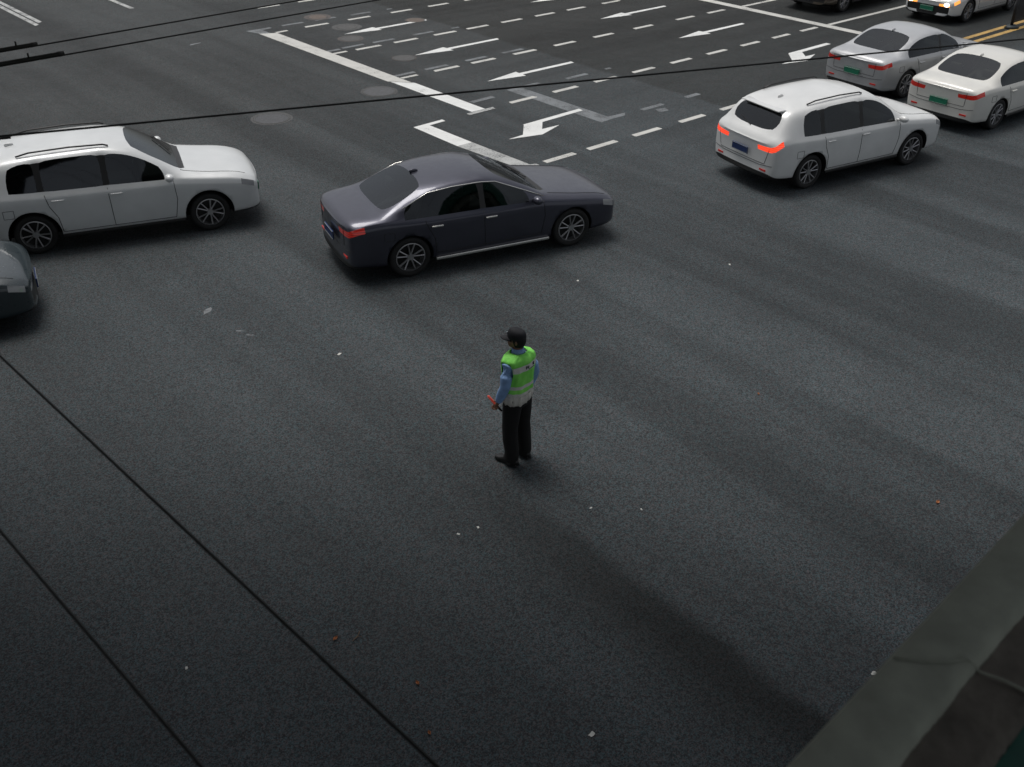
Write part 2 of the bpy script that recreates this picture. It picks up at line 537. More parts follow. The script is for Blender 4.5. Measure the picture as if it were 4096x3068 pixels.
# ------------------------------------------------------------------ manhole covers
def iron_mat(name, color, pattern):
    M, t, b = mat(name)
    tc = t.nodes.new('ShaderNodeTexCoord')
    P = tc.outputs['Object']
    if pattern == 'brick':
        br = N(t, 'ShaderNodeTexBrick')
        br.inputs['Scale'].default_value = 9
        br.inputs['Mortar Size'].default_value = 0.05
        t.links.new(P, br.inputs['Vector'])
        hgt = br.outputs['Fac']
    else:
        wv = N(t, 'ShaderNodeTexWave')
        wv.inputs['Scale'].default_value = 5.0
        wv.inputs['Distortion'].default_value = 0.3
        t.links.new(P, wv.inputs['Vector'])
        hgt = rampv(t, wv.outputs['Fac'], 0.35, 0.2)
    n1 = noise(t, P, 14, 5, 0.7)
    c = mixc(t, rampv(t, n1, 0.3, 0.7), tuple(x * 0.75 for x in color), tuple(x * 1.2 for x in color))
    c = mixc(t, math_n(t, 'MULTIPLY', hgt, 0.45), c, tuple(x * 0.4 for x in color))
    t.links.new(c, b.inputs['Base Color'])
    b.inputs['Roughness'].default_value = 0.65
    bp = N(t, 'ShaderNodeBump')
    bp.inputs['Strength'].default_value = 0.6
    bp.inputs['Distance'].default_value = -0.01
    t.links.new(hgt, bp.inputs['Height'])
    t.links.new(bp.outputs[0], b.inputs['Normal'])
    return M

MAT['iron_brick'] = iron_mat('cast_iron_grid', (0.085, 0.088, 0.094), 'brick')
MAT['iron_bars'] = iron_mat('cast_iron_bars', (0.085, 0.088, 0.093), 'bars')
MAT['iron_rust'] = iron_mat('rusty_cast_iron', (0.13, 0.10, 0.08), 'bars')
MAT['iron_pale'] = iron_mat('pale_cast_iron', (0.092, 0.092, 0.09), 'brick')
MAT['collar'] = simple('pale_concrete_collar', (0.078, 0.079, 0.079), 0.8, var=0.3, scale=20)
MAT['collar_pink'] = simple('pinkish_mortar_collar', (0.092, 0.080, 0.075), 0.8, var=0.3, scale=20)

def disc(bm, r0, r1, z, n=40, wob=0.0):
    o_ = [bm.verts.new((math.cos(2 * math.pi * k / n) * r1 * (1 + random.uniform(-wob, wob)), math.sin(2 * math.pi * k / n) * r1 * (1 + random.uniform(-wob, wob)), z)) for k in range(n)]
    if r0 <= 0:
        bm.faces.new(o_)
        return
    i_ = [bm.verts.new((math.cos(2 * math.pi * k / n) * r0, math.sin(2 * math.pi * k / n) * r0, z)) for k in range(n)]
    for k in range(n):
        bm.faces.new((i_[k], i_[(k + 1) % n], o_[(k + 1) % n], o_[k]))

def manhole(x, y, r, cr_, lid, collar, label, rz=0.3):
    t_ = thing('manhole_cover', label, 'manhole cover', (x, y, 0.0), rz, 'manhole covers in the road')
    bm = bmesh.new()
    disc(bm, r * 1.02, cr_, 0.0035, wob=0.03)
    obj('collar', bm, MAT[collar], t_)
    bm = bmesh.new()
    disc(bm, r * 0.93, r * 1.0, 0.007)
    obj('frame', bm, MAT['iron_pale'], t_)
    bm = bmesh.new()
    disc(bm, 0, r * 0.915, 0.0055)
    obj('lid', bm, MAT[lid], t_)
    return t_

manhole(10.87, 20.72, 0.40, 0.47, 'iron_brick', 'collar', 'grey waffle patterned manhole cover beyond the hood of the silver white car')
manhole(13.95, 20.96, 0.40, 0.45, 'iron_bars', 'collar', 'grey ribbed manhole cover in front of the bright stop line by the overhead wire')
manhole(17.01, 27.08, 0.30, 0.45, 'iron_pale', 'collar', 'pale manhole cover with wide worn ring beside the tip of the farthest arrow', 0.1)
manhole(16.32, 25.82, 0.30, 0.37, 'iron_pale', 'collar_pink', 'dull manhole cover with thin pale ring below the farthest white arrow', 0.6)
manhole(19.14, 26.55, 0.30, 0.32, 'iron_rust', 'collar_pink', 'rusty brown manhole cover under the tail of the farthest white arrow')
manhole(17.04, 28.75, 0.30, 0.42, 'iron_rust', 'collar_pink', 'reddish manhole cover crossed by an old grey dash near the top edge')
manhole(16.26, 23.12, 0.30, 0.33, 'iron_pale', 'collar_pink', 'faint brownish manhole cover below the tip of the second farthest arrow')

# ------------------------------------------------------------------ cars
def lerp(a, b_, t_):
    return a + (b_ - a) * t_

def ring_pts(top, belt, hw, g, zb):
    f6, f7 = lerp(.55, .80, g), lerp(.82, .94, g)
    return [(0, zb), (.80 * hw, zb), (.955 * hw, zb + .07), (1.0 * hw, zb + .32), (.99 * hw, belt - .09), (lerp(.955, .945, g) * hw, belt),
            (lerp(.86, .775, g) * hw, belt + (top - belt) * f6), (lerp(.72, .665, g) * hw, belt + (top - belt) * f7), (0, top)]

NR = 9
PAINT, WS, RW, SG, TRIM, TAIL, HEAD, WELL, GRILLE = range(9)

# stations from front to rear: x, top, belt, half width, greenhouse, bottom, tag of the strip that follows
SEDAN = [
    (2.34, .66, .60, .74, 0, .24, 'nose'), (2.28, .74, .66, .82, 0, .20, 'lamp'), (2.05, .82, .735, .885, 0, .18, 'hood'), (1.80, .86, .775, .905, 0, .18, 'hood'),
    (1.40, .92, .83, .92, 0, .18, 'hood'), (1.02, .98, .89, .925, 0, .18, 'cowl'), (.94, 1.0, .90, .925, 0, .18, 'quarter'), (.66, 1.17, .915, .925, .38, .18, 'glassA'),
    (.12, 1.405, .93, .93, 1, .18, 'glassS'), (-.10, 1.435, .935, .93, 1, .18, 'pillar'), (-.18, 1.44, .935, .93, 1, .18, 'glassS'), (-.60, 1.435, .94, .93, 1, .18, 'glassS'),
    (-1.00, 1.385, .945, .928, 1, .18, 'glassB'), (-1.42, 1.19, .955, .922, .5, .18, 'cpillar'), (-1.72, 1.06, .965, .915, 0, .18, 'deck'), (-1.78, 1.05, .965, .91, 0, .18, 'deck'),
    (-2.10, 1.03, .945, .885, 0, .20, 'rear'), (-2.27, 1.005, .915, .855, 0, .22, 'rear'), (-2.33, .93, .86, .80, 0, .26, 'end')]
SUV = [
    (2.34, .76, .70, .76, 0, .27, 'nose'), (2.28, .86, .77, .84, 0, .23, 'lamp'), (2.05, .95, .86, .905, 0, .22, 'hood'), (1.80, .99, .90, .925, 0, .22, 'hood'),
    (1.40, 1.03, .94, .935, 0, .22, 'hood'), (1.12, 1.08, .98, .94, 0, .22, 'cowl'), (1.04, 1.10, .99, .94, 0, .22, 'quarter'), (.78, 1.29, 1.0, .94, .4, .22, 'glassA'),
    (.28, 1.59, 1.01, .945, 1, .22, 'glassS'), (-.10, 1.64, 1.015, .945, 1, .22, 'pillar'), (-.18, 1.645, 1.015, .945, 1, .22, 'glassS'), (-.62, 1.645, 1.02, .945, 1, .22, 'glassS'),
    (-1.10, 1.62, 1.03, .943, 1, .22, 'pillar'), (-1.18, 1.615, 1.03, .942, 1, .22, 'glassS'), (-1.62, 1.57, 1.05, .935, 1, .22, 'cpillar'),
    (-1.88, 1.50, 1.06, .925, .95, .23, 'glassB'), (-2.16, 1.13, 1.04, .905, .3, .25, 'rear'), (-2.26, 1.06, .98, .88, 0, .28, 'rear'), (-2.32, .97, .90, .82, 0, .32, 'end')]

def car_shell(stations, key):
    """Subdivided, arch-cut car shell split by material; cached per kind."""
    bm = bmesh.new()
    rings = []
    for st in stations:
        x, top, belt, hw, g, zb, _ = st
        pr = ring_pts(top, belt, hw, g, zb)
        bulge = 0.0
        right_ = [bm.verts.new((x - 0.05 * (abs(y) / hw) ** 3 * (1 if x > 0 else -1) * (abs(x) > 2.0), -y, z)) for y, z in pr]
        left_ = [right_[0]] + [bm.verts.new((v_.co.x, -v_.co.y, v_.co.z)) for v_ in right_[1:-1]] + [right_[-1]]
        rings.append((right_, left_))
    nS = len(stations)
    for i in range(nS - 1):
        tg = stations[i][6]
        for side in (0, 1):
            A, B = rings[i][side], rings[i + 1][side]
            for j in range(NR - 1):
                if A[j] is A[j + 1]:
                    continue
                q = (A[j], A[j + 1], B[j + 1], B[j]) if side == 0 else (A[j], B[j], B[j + 1], A[j + 1])
                f = bm.faces.new(q)
                f.smooth = True
                mi = PAINT
                if j == 0:
                    mi = WELL
                elif j == 1:
                    mi = TRIM
                elif j == 5 and tg in ('glassA', 'glassS'):
                    mi = SG
                elif j == 5 and tg == 'pillar':
                    mi = TRIM
                elif j == 5 and tg == 'glassB' and key == 'sedan':
                    mi = SG
                elif j == 7 and tg in ('quarter', 'glassA'):
                    mi = WS
                elif j == 7 and (tg == 'glassB' or (tg == 'cpillar' and key == 'sedan')):
                    mi = RW
                elif j == 7 and tg == 'cowl':
                    mi = TRIM
                elif tg == 'lamp' and j == 4:
                    mi = HEAD
                elif tg == 'rear' and j == 4:
                    mi = TAIL
                f.material_index = mi
    for end, sgn in ((0, 1), (nS - 1, -1)):
        r_, l_ = rings[end]
        inn = {}
        for j in range(1, NR - 1):
            for s_, rr in ((0, r_), (1, l_)):
                c_ = rr[j].co
                inn[(j, s_)] = bm.verts.new((c_.x + 0.035 * sgn, c_.y * 0.55, c_.z + 0.0))
        for j in range(1, NR - 2):
            for s_, rr in ((0, r_), (1, l_)):
                f = bm.faces.new((rr[j], rr[j + 1], inn[(j + 1, s_)], inn[(j, s_)]))
                f.smooth = True
                if sgn > 0:
                    f.material_index = HEAD if j == 4 else (TRIM if j == 2 else PAINT)
                else:
                    f.material_index = TAIL if j == 4 else (TRIM if j == 1 else PAINT)
            f = bm.faces.new((inn[(j, 0)], inn[(j + 1, 0)], inn[(j + 1, 1)], inn[(j, 1)]))
            f.smooth = True
            f.material_index = (GRILLE if sgn > 0 and j in (2, 3) else (TRIM if j == 1 else PAINT))
        bm.faces.new((r_[NR - 2], r_[NR - 1], l_[NR - 2], inn[(NR - 2, 1)], inn[(NR - 2, 0)])).smooth = True
        f = bm.faces.new((r_[1], inn[(1, 0)], inn[(1, 1)], l_[1], r_[0]))
        f.material_index = WELL
    cl = bm.edges.layers.float.new('crease_edge')
    for e in bm.edges:
        ms = {f.material_index for f in e.link_faces}
        if len(ms) == 2 and ms & {SG, WS, RW}:
            e[cl] = 0.9
        elif len(ms) == 2:
            e[cl] = 0.35
    for i in range(nS - 1):
        for side in (0, 1):
            for jj, cv in ((5, .5), (4, .62), (2, .5)):
                e = bm.edges.get((rings[i][side][jj], rings[i + 1][side][jj]))
                if e:
                    e[cl] = max(e[cl], cv)
    bmesh.ops.recalc_face_normals(bm, faces=bm.faces)
    me = bpy.data.meshes.new('shell')
    bm.to_mesh(me)
    bm.free()
    for k in range(9):
        me.materials.append(None)
    o = bpy.data.objects.new('shell', me)
    col.objects.link(o)
    s_ = o.modifiers.new('u', 'SUBSURF')
    s_.levels = s_.render_levels = 2
    cuts = []
    for wx in (1.42, -1.36):
        for sy in (-1, 1):
            bmc = bmesh.new()
            rad = 0.375 if key == 'sedan' else 0.41
            bmesh.ops.create_cone(bmc, cap_ends=True, segments=40, radius1=rad, radius2=rad, depth=0.5)
            bmesh.ops.transform(bmc, matrix=Matrix.Translation((wx, sy * 0.86, 0.33)) @ Matrix.Rotation(R(90), 4, 'X'), verts=bmc.verts)
            mc = bpy.data.meshes.new('cut')
            bmc.to_mesh(mc)
            bmc.free()
            for k in range(9):
                mc.materials.append(None)
            for p_ in mc.polygons:
                p_.material_index = WELL
            oc = bpy.data.objects.new('cut', mc)
            col.objects.link(oc)
            b_ = o.modifiers.new('b', 'BOOLEAN')
            b_.operation = 'DIFFERENCE'
            b_.solver = 'EXACT'
            b_.object = oc
            cuts.append(oc)
    dg = bpy.context.evaluated_depsgraph_get()
    out = bpy.data.meshes.new_from_object(o.evaluated_get(dg))
    for oc in cuts:
        bpy.data.objects.remove(oc)
    bpy.data.objects.remove(o)
    # split
    bm = bmesh.new()
    bm.from_mesh(out)
    bpy.data.meshes.remove(out)
    bm.faces.ensure_lookup_table()
    parts = {}
    for f in bm.faces:
        mi = f.material_index
        c_ = f.calc_center_median()
        if mi in (SG, TAIL, HEAD):
            k = (mi, 1 if c_.y > 0 else -1)
            if mi == SG:
                k = (mi, 1 if c_.y > 0 else -1, 0 if c_.x > -0.14 else (1 if (c_.x > -1.14 or key == 'sedan') else 2))
        elif mi in (WS, RW, GRILLE):
            k = (mi,)
        else:
            k = ('body',)
        parts.setdefault(k, []).append(f)
    res = {}
    for k, fs in parts.items():
        b2 = bmesh.new()
        vm = {}
        for f in fs:
            vs = []
            for v_ in f.verts:
                if v_ not in vm:
                    vm[v_] = b2.verts.new(v_.co)
                vs.append(vm[v_])
            try:
                nf = b2.faces.new(vs)
            except ValueError:
                continue
            nf.smooth = f.smooth
            nf.material_index = f.material_index if k == ('body',) else 0
        me = bpy.data.meshes.new('part')
        b2.to_mesh(me)
        b2.free()
        res[k] = me
    bm.free()
    return res

SHELL = {'sedan': car_shell(SEDAN, 'sedan'), 'suv': car_shell(SUV, 'suv')}

from mathutils.bvhtree import BVHTree
def shell_bvh(sh):
    vs, fs = [], []
    for me in sh.values():
        o_ = len(vs)
        vs += [v_.co.copy() for v_ in me.vertices]
        fs += [[o_ + i for i in p_.vertices] for p_ in me.polygons]
    return BVHTree.FromPolygons(vs, fs)
BVH = {k: shell_bvh(v_) for k, v_ in SHELL.items()}

def on_shell(kind, pts, axis, sgn):
    """Points dropped on the shell along an axis; the coordinate on that axis is ignored."""
    out = []
    for p_ in pts:
        o_ = Vector(p_)
        o_[axis] = 4.0 * sgn
        d = Vector((0, 0, 0))
        d[axis] = -sgn
        hit = BVH[kind].ray_cast(o_, d)
        if hit[0] is not None:
            out.append(hit[0])
    return out

def subdiv(pts, n=6):
    res = []
    for a, b_ in zip(pts[:-1], pts[1:]):
        for i in range(n):
            res.append(tuple(lerp(a[k], b_[k], i / n) for k in range(3)))
    res.append(pts[-1])
    return res

def seam(kind, name, pts, axis, sgn, parent, r_=.0055):
    q = on_shell(kind, subdiv(pts), axis, sgn)
    if len(q) < 2:
        return
    bm = bmesh.new()
    add_tube(bm, q, r_, 6)
    obj(name, bm, MAT['trim'], parent, True)

def wheel_meshes():
    bm = bmesh.new()
    n = 36
    prof = [(.235, .085), (.30, .10), (.325, .085), (.333, .04), (.333, -.04), (.325, -.085), (.30, -.10), (.235, -.085)]
    rr = []
    for k in range(n):
        a = 2 * math.pi * k / n
        rr.append([bm.verts.new((math.cos(a) * r_, y, math.sin(a) * r_)) for r_, y in prof])
    for k in range(n):
        A, B = rr[k], rr[(k + 1) % n]
        for j in range(len(prof)):
            j2 = (j + 1) % len(prof)
            bm.faces.new((A[j], A[j2], B[j2], B[j]))
    bmesh.ops.recalc_face_normals(bm, faces=bm.faces)
    ty = bpy.data.meshes.new('tyre')
    bm.to_mesh(ty)
    bm.free()
    for p_ in ty.polygons:
        p_.use_smooth = True
    ty.materials.append(MAT['tyre'])
    bm = bmesh.new()
    # rim lip: open ring, five double spokes, hub
    rr = []
    prof = [(.238, .088), (.222, .092), (.215, .05), (.215, -.08), (.238, -.088)]
    for k in range(n):
        a = 2 * math.pi * k / n
        rr.append([bm.verts.new((math.cos(a) * r_, y, math.sin(a) * r_)) for r_, y in prof])
    for k in range(n):
        A, B = rr[k], rr[(k + 1) % n]
        for j in range(len(prof) - 1):
            bm.faces.new((A[j], A[j + 1], B[j + 1], B[j]))
    for k in range(5):
        for da in (-0.16, 0.16):
            a = 2 * math.pi * k / 5 + da
            a2 = 2 * math.pi * k / 5 + da * 1.5
            add_tube(bm, [(math.cos(a) * .05, .07, math.sin(a) * .05), (math.cos(a2) * .222, .082, math.sin(a2) * .222)], [(.014, .012), (.018, .012)], 6)
    bmesh.ops.create_cone(bm, cap_ends=True, segments=20, radius1=.06, radius2=.05, depth=.04, matrix=Matrix.Translation((0, .07, 0)) @ Matrix.Rotation(R(-90), 4, 'X'))
    bmesh.ops.recalc_face_normals(bm, faces=bm.faces)
    rim = bpy.data.meshes.new('rim')
    bm.to_mesh(rim)
    bm.free()
    rim.materials.append(MAT['rim'])
    bm = bmesh.new()
    bmesh.ops.create_cone(bm, cap_ends=True, segments=30, radius1=.215, radius2=.215, depth=.02, matrix=Matrix.Translation((0, -.02, 0)) @ Matrix.Rotation(R(90), 4, 'X'))
    dk = bpy.data.meshes.new('brake_disc')
    bm.to_mesh(dk)
    bm.free()
    dk.materials.append(MAT['trim'])
    return ty, rim, dk
TYRE, RIM, BRAKE = wheel_meshes()

def plate_rim(p_):
    c_ = sum((v_.co for v_ in p_.data.vertices), Vector()) / len(p_.data.vertices)
    bm = bmesh.new()
    add_tube(bm, [(c_.x + .011 * (1 if c_.x > 0 else -1), c_.y + sy * .212, c_.z + sz * .062) for sy, sz in ((-1, -1), (1, -1), (1, 1), (-1, 1), (-1, -1))], .004, 6)
    obj('rim', bm, MAT['plate_rim'], p_)

def car(name, label, paint, kind, loc, heading, plate='plate_green', tail='tail', head='head', chrome=False, sill=None, glass='glass', width=1.0, length=1.0):
    t_ = thing(name, label, 'car', (*loc, 0.0), R(heading), 'cars at the junction')
    t_.scale = (length, width, 1.0)
    P = MAT[paint]
    sh = SHELL[kind]
    me = sh[('body',)].copy()
    for m_ in (P, None, None, None, MAT['trim'], None, None, MAT['well'], None):
        me.materials.append(m_ or P)
    link('body', me, None, t_)
    def part(nm, key_, material):
        if key_ not in sh:
            return None
        m2 = sh[key_].copy()
        return link(nm, m2, MAT[material], t_)
    part('windshield', (WS,), glass)
    part('rear_window', (RW,), glass)
    for sy in (-1, 1):
        for q in (0, 1, 2):
            part('side_window', (SG, sy, q), glass)
        part('tail_light', (TAIL, sy), tail)
        part('headlight', (HEAD, sy), head)
    part('grille', (GRILLE,), 'trim')
    st = SEDAN if kind == 'sedan' else SUV
    dz = 0.0 if kind == 'sedan' else 0.03
    for wx in (1.42, -1.36):
        for sy in (-1, 1):
            wh = bpy.data.objects.new('wheel', None)
            col.objects.link(wh)
            wh.parent = t_
            wh.location = (wx, sy * 0.80, 0.335)
            wh.rotation_euler = (0, random.uniform(0, 6), 0 if sy > 0 else math.pi)
            wh.empty_display_size = 0.2
            for nm, md in (('tyre', TYRE), ('rim', RIM), ('brake_disc', BRAKE)):
                o = bpy.data.objects.new(nm, md)
                col.objects.link(o)
                o.parent = wh
    # cabin: dashboard, seats, steering wheel
    up = 0.0 if kind == 'sedan' else 0.16
    sm = MAT['seat_pale'] if paint in ('paint_pearl', 'paint_bronze') else MAT['seat']
    for sx, sy, sw in ((-.05, -.36, .50), (-.05, .36, .50), (-.92, 0, 1.25)):
        bm = bmesh.new()
        add_box(bm, (sx + .12, sy, .50 + up), (.50, sw, .16), 0, .05)
        add_tube(bm, [(sx - .12, sy, .52 + up), (sx - .22, sy, .80 + up), (sx - .28, sy, 1.0 + up)], [(sw * .46, .075), (sw * .47, .07), (sw * .40, .05)], 14)
        for hy in ((0,) if sw < 1 else (-.40, .40)):
            add_box(bm, (sx - .30, sy + hy, 1.10 + up), (.09, .26, .17), 0, .035)
        obj('seat', bm, sm, t_, True)
    bm = bmesh.new()
    add_box(bm, (.66, 0, .80 + up * .8), (.46, 1.44, .22), 0, .05)
    obj('dashboard', bm, MAT['seat'], t_, True)
    bm = bmesh.new()
    add_box(bm, (-.2, 0, .38 + up * .5), (2.2, 1.5, .03))
    obj('cabin_floor', bm, MAT['well'], t_)
    bm = bmesh.new()
    ring = [Vector((.40 + .05 * math.sin(q_), .36 + .18 * math.cos(q_), .93 + up + .17 * math.sin(q_))) for q_ in [2 * math.pi * i / 20 for i in range(21)]]
    add_tube(bm, ring, .014, 6, False)
    obj('steering_wheel', bm, MAT['trim'], t_, True)
    bm = bmesh.new()
    q = on_shell(kind, [(-.95 if kind == 'sedan' else -1.5, 0, 0)], 2, 1)
    if q:
        add_ball(bm, q[0] + Vector((0, 0, .012)), (.075, .02, .035), 12)
        obj('roof_fin', bm, P, t_, True)
    # mirrors, handles, plates, door seams, sill strip
    mx = 0.72 if kind == 'sedan' else 0.84
    mz = st[7][2] + 0.07
    for sy in (-1, 1):
        bm = bmesh.new()
        add_ball(bm, (mx, sy * 1.03, mz), (.075, .10, .065), 14)
        add_box(bm, (mx, sy * 0.93, mz - .04), (.05, .12, .03))
        obj('wing_mirror', bm, P, t_, True)
        for hx in (-0.02, -0.92):
            bm = bmesh.new()
            add_box(bm, (hx, sy * 0.935, st[8][2] - .13), (.19, .03, .028), 0, .008)
            obj('door_handle', bm, P if not chrome else MAT['chrome'], t_, True)
        zt = st[8][2]
        for pts in ([(.90, 0, zt - .03), (.92, 0, .66), (.86, 0, .34)], [(-.14, 0, zt - .02), (-.12, 0, .34)],
                    [(-1.10, 0, zt - .02), (-1.06, 0, .80), (-.96, 0, .60), (-.93, 0, .34)], [(.86, 0, .34), (-.93, 0, .34)]):
            seam(kind, 'door_seam', pts, 1, sy, t_)
        if sy < 0:
            seam(kind, 'fuel_flap_seam', [(-1.60, 0, .80), (-1.76, 0, .80), (-1.76, 0, .67), (-1.60, 0, .67), (-1.60, 0, .80)], 1, sy, t_, .004)
        rf = on_shell(kind, [(0, sy * .60, .42 + dz)], 0, -1)
        if rf:
            bm = bmesh.new()
            add_box(bm, rf[0], (.02, .16, .035), 0, .005)
            obj('reflector', bm, MAT['tail'], t_)
        wp = on_shell(kind, subdiv([(.98, sy * .12 + .1, 0), (.74, sy * .12 + .52, 0)]), 2, 1)
        bm = bmesh.new()
        add_tube(bm, [q_ + Vector((.012, 0, .012)) for q_ in wp], .008, 6)
        obj('wiper', bm, MAT['trim'], t_)
        seam(kind, 'bonnet_seam', [(1.05, sy * .70, 0), (1.5, sy * .72, 0), (2.1, sy * .70, 0)], 2, 1, t_)
        if kind == 'suv':
            bm = bmesh.new()
            add_tube(bm, [(.0, sy * .60, 1.585), (-.08, sy * .605, 1.615), (-.6, sy * .61, 1.63), (-1.2, sy * .605, 1.605), (-1.4, sy * .60, 1.56)], .014, 8)
            obj('roof_rail', bm, MAT['trim'], t_, True)
        bm = bmesh.new()
        add_box(bm, (0.03, sy * 0.885, 0.235 + dz), (1.95, .06, .05), 0, .012)
        obj('sill_strip', bm, MAT[sill] if sill else MAT['trim'], t_, True)
        if chrome:
            bm = bmesh.new()
            pl = []
            for s_ in st:
                if s_[6] in ('quarter', 'glassA', 'glassS', 'pillar', 'glassB', 'cpillar') and s_[0] > -1.75:
                    pr = ring_pts(*s_[1:6])
                    pl.append((s_[0], sy * (pr[6][0] + 0.004), pr[6][1] - 0.012))
            add_tube(bm, pl, .009, 8)
            obj('window_trim', bm, MAT['chrome'], t_, True)
    if kind == 'suv':
        bm = bmesh.new()
        add_box(bm, (-1.90, 0, 1.478), (.20, 1.02, .026), 0, .01)
        obj('spoiler', bm, P, t_, True)
        wp = on_shell(kind, subdiv([(0, .0, 1.13), (0, .38, 1.22)]), 0, -1)
        bm = bmesh.new()
        add_tube(bm, [q_ + Vector((-.012, 0, 0)) for q_ in wp], .008, 6)
        obj('wiper', bm, MAT['trim'], t_)
    seam(kind, 'bumper_seam', [(0, -.80, .56), (0, -.5, .53), (0, .5, .53), (0, .80, .56)], 0, -1, t_)
    if kind == 'sedan':
        seam(kind, 'boot_seam', [(0, -.60, .95), (0, -.58, .60), (0, .58, .60), (0, .60, .95)], 0, -1, t_)
    else:
        seam(kind, 'boot_seam', [(0, -.70, .86), (0, -.62, .57), (0, .62, .57), (0, .70, .86)], 0, -1, t_)
    bm = bmesh.new()
    zr = 0.62 if kind == 'sedan' else 0.72
    add_box(bm, (-2.362, 0, zr), (.02, .44, .14), 0, .004)
    plt = obj('number_plate', bm, MAT[plate], t_)
    plate_rim(plt)
    bm = bmesh.new()
    add_box(bm, (2.368, 0, .42 + dz), (.02, .44, .14), 0, .004)
    plt = obj('number_plate', bm, MAT[plate], t_)
    plate_rim(plt)
    return t_

def paint(name, color, rough=0.28, metal=0.0, coat=0.7):
    M = simple(name, color, rough, metal=metal, coat=coat, var=0.05, scale=2.5)
    t = M.node_tree
    b = t.nodes['Principled BSDF']
    ge = t.nodes.new('ShaderNodeNewGeometry')
    src = b.inputs['Base Color'].links[0].from_socket
    t.links.new(mixc(t, ge.outputs['Backfacing'], src, (0.02, 0.02, 0.02)), b.inputs['Base Color'])   # inner side: dark lining
    tc = t.nodes.new('ShaderNodeTexCoord')
    dirt = noise(t, tc.outputs['Object'], 5, 6, 0.7)
    t.links.new(rampv(t, dirt, 0.3, 0.75, rough, rough + 0.16), b.inputs['Roughness'])
    MAT[name] = M
MAT['seat'] = simple('dark_seat_fabric', (0.045, 0.043, 0.04), 0.85, var=0.2)
MAT['seat_pale'] = simple('beige_seat_leather', (0.16, 0.13, 0.10), 0.6, var=0.1)
paint('paint_white', (0.76, 0.77, 0.76))
paint('paint_pearl', (0.74, 0.73, 0.68))
paint('paint_silver', (0.72, 0.74, 0.74), 0.3, 0.1)
paint('paint_grey', (0.50, 0.51, 0.52), 0.3, 0.3)
paint('paint_navy', (0.055, 0.057, 0.080), 0.3, 0.6)
paint('paint_teal', (0.022, 0.034, 0.040), 0.25)
paint('paint_bronze', (0.10, 0.082, 0.062), 0.3, 0.4)

car('white_suv', 'silver white car cut by the left edge with its hood beside the dark sedan', 'paint_silver', 'suv', (5.9, 17.15), -19.0)
car('dark_sedan', 'black sedan with bright sill strip and thin red tail lamp in mid junction', 'paint_navy', 'sedan', (10.1, 12.65), -15.6, chrome=True, sill='chrome', plate='plate_blue', length=1.03)
car('teal_sedan', 'dark teal car whose front enters at the left edge below the silver car', 'paint_teal', 'sedan', (1.45, 15.66), -16.0, sill='chrome', plate='plate_blue')
car('white_hatchback', 'white car with lit red tail lamps turning right beside the dashed centre line', 'paint_white', 'suv', (18.1, 11.05), -11.0, tail='tail_lit', plate='plate_blue')
car('pearl_sedan', 'cream white car with green number plate cut by the right edge', 'paint_pearl', 'sedan', (24.3, 10.75), -3.0)
car('grey_sedan', 'light grey car driving over the far stop line beside the yellow lines', 'paint_grey', 'sedan', (24.9, 13.32), -4.0)
car('bronze_suv', 'dark bronze car waiting behind the far stop line at the top edge', 'paint_bronze', 'suv', (31.98, 19.86), 180.0, plate='plate_blue')
hcar = car('waiting_sedan', 'white car with green plate and lit headlamp waiting beside the black fence', 'paint_white', 'sedan', (33.75, 16.6), 180.0, head='amber_lit')

for sy in (-1, 1):      # round dipped-beam lamps under the amber strips
    for q_ in on_shell('sedan', [(0, sy * .60, .575)], 0, 1):
        bm = bmesh.new()
        add_ball(bm, q_, (.05, .085, .055), 14)
        obj('headlamp_bulb', bm, MAT['head_lit'], hcar, True)

# ------------------------------------------------------------------ median fence
MAT['fence'] = simple('black_fence_paint', (0.018, 0.018, 0.02), 0.5)
MAT['fence_foot'] = simple('dark_teal_fence_foot', (0.025, 0.035, 0.04), 0.6, var=0.2)
fen = thing('median_fence', 'black metal bar fence on round feet along the yellow double line', 'fence', (32.75, 14.47, 0))
for k in range(5):
    bm = bmesh.new()
    add_tube(bm, [(k * 3.0, 0, 0.05), (k * 3.0, 0, 1.15)], .045, 10)
    add_ball(bm, (k * 3.0, 0, 1.17), .055, 10)
    obj('post', bm, MAT['fence'], fen, True)
    bm = bmesh.new()
    bmesh.ops.create_cone(bm, cap_ends=True, segments=20, radius1=.22, radius2=.16, depth=.07, matrix=Matrix.Translation((k * 3.0, -.02, .045)) @ Matrix.Diagonal((1.25, .9, 1, 1)))
    obj('foot', bm, MAT['fence_foot'], fen, True)
    if k < 4:
        bm = bmesh.new()
        for i in range(50):
            add_box(bm, (k * 3.0 + 0.09 + i * 0.0575, 0, .62), (.026, .012, .86))
        obj('bar_panel', bm, MAT['fence'], fen)
        for z in (.17, 1.07):
            bm = bmesh.new()
            add_box(bm, (k * 3.0 + 1.5, 0, z), (2.9, .04, .05))
            obj('rail', bm, MAT['fence'], fen)

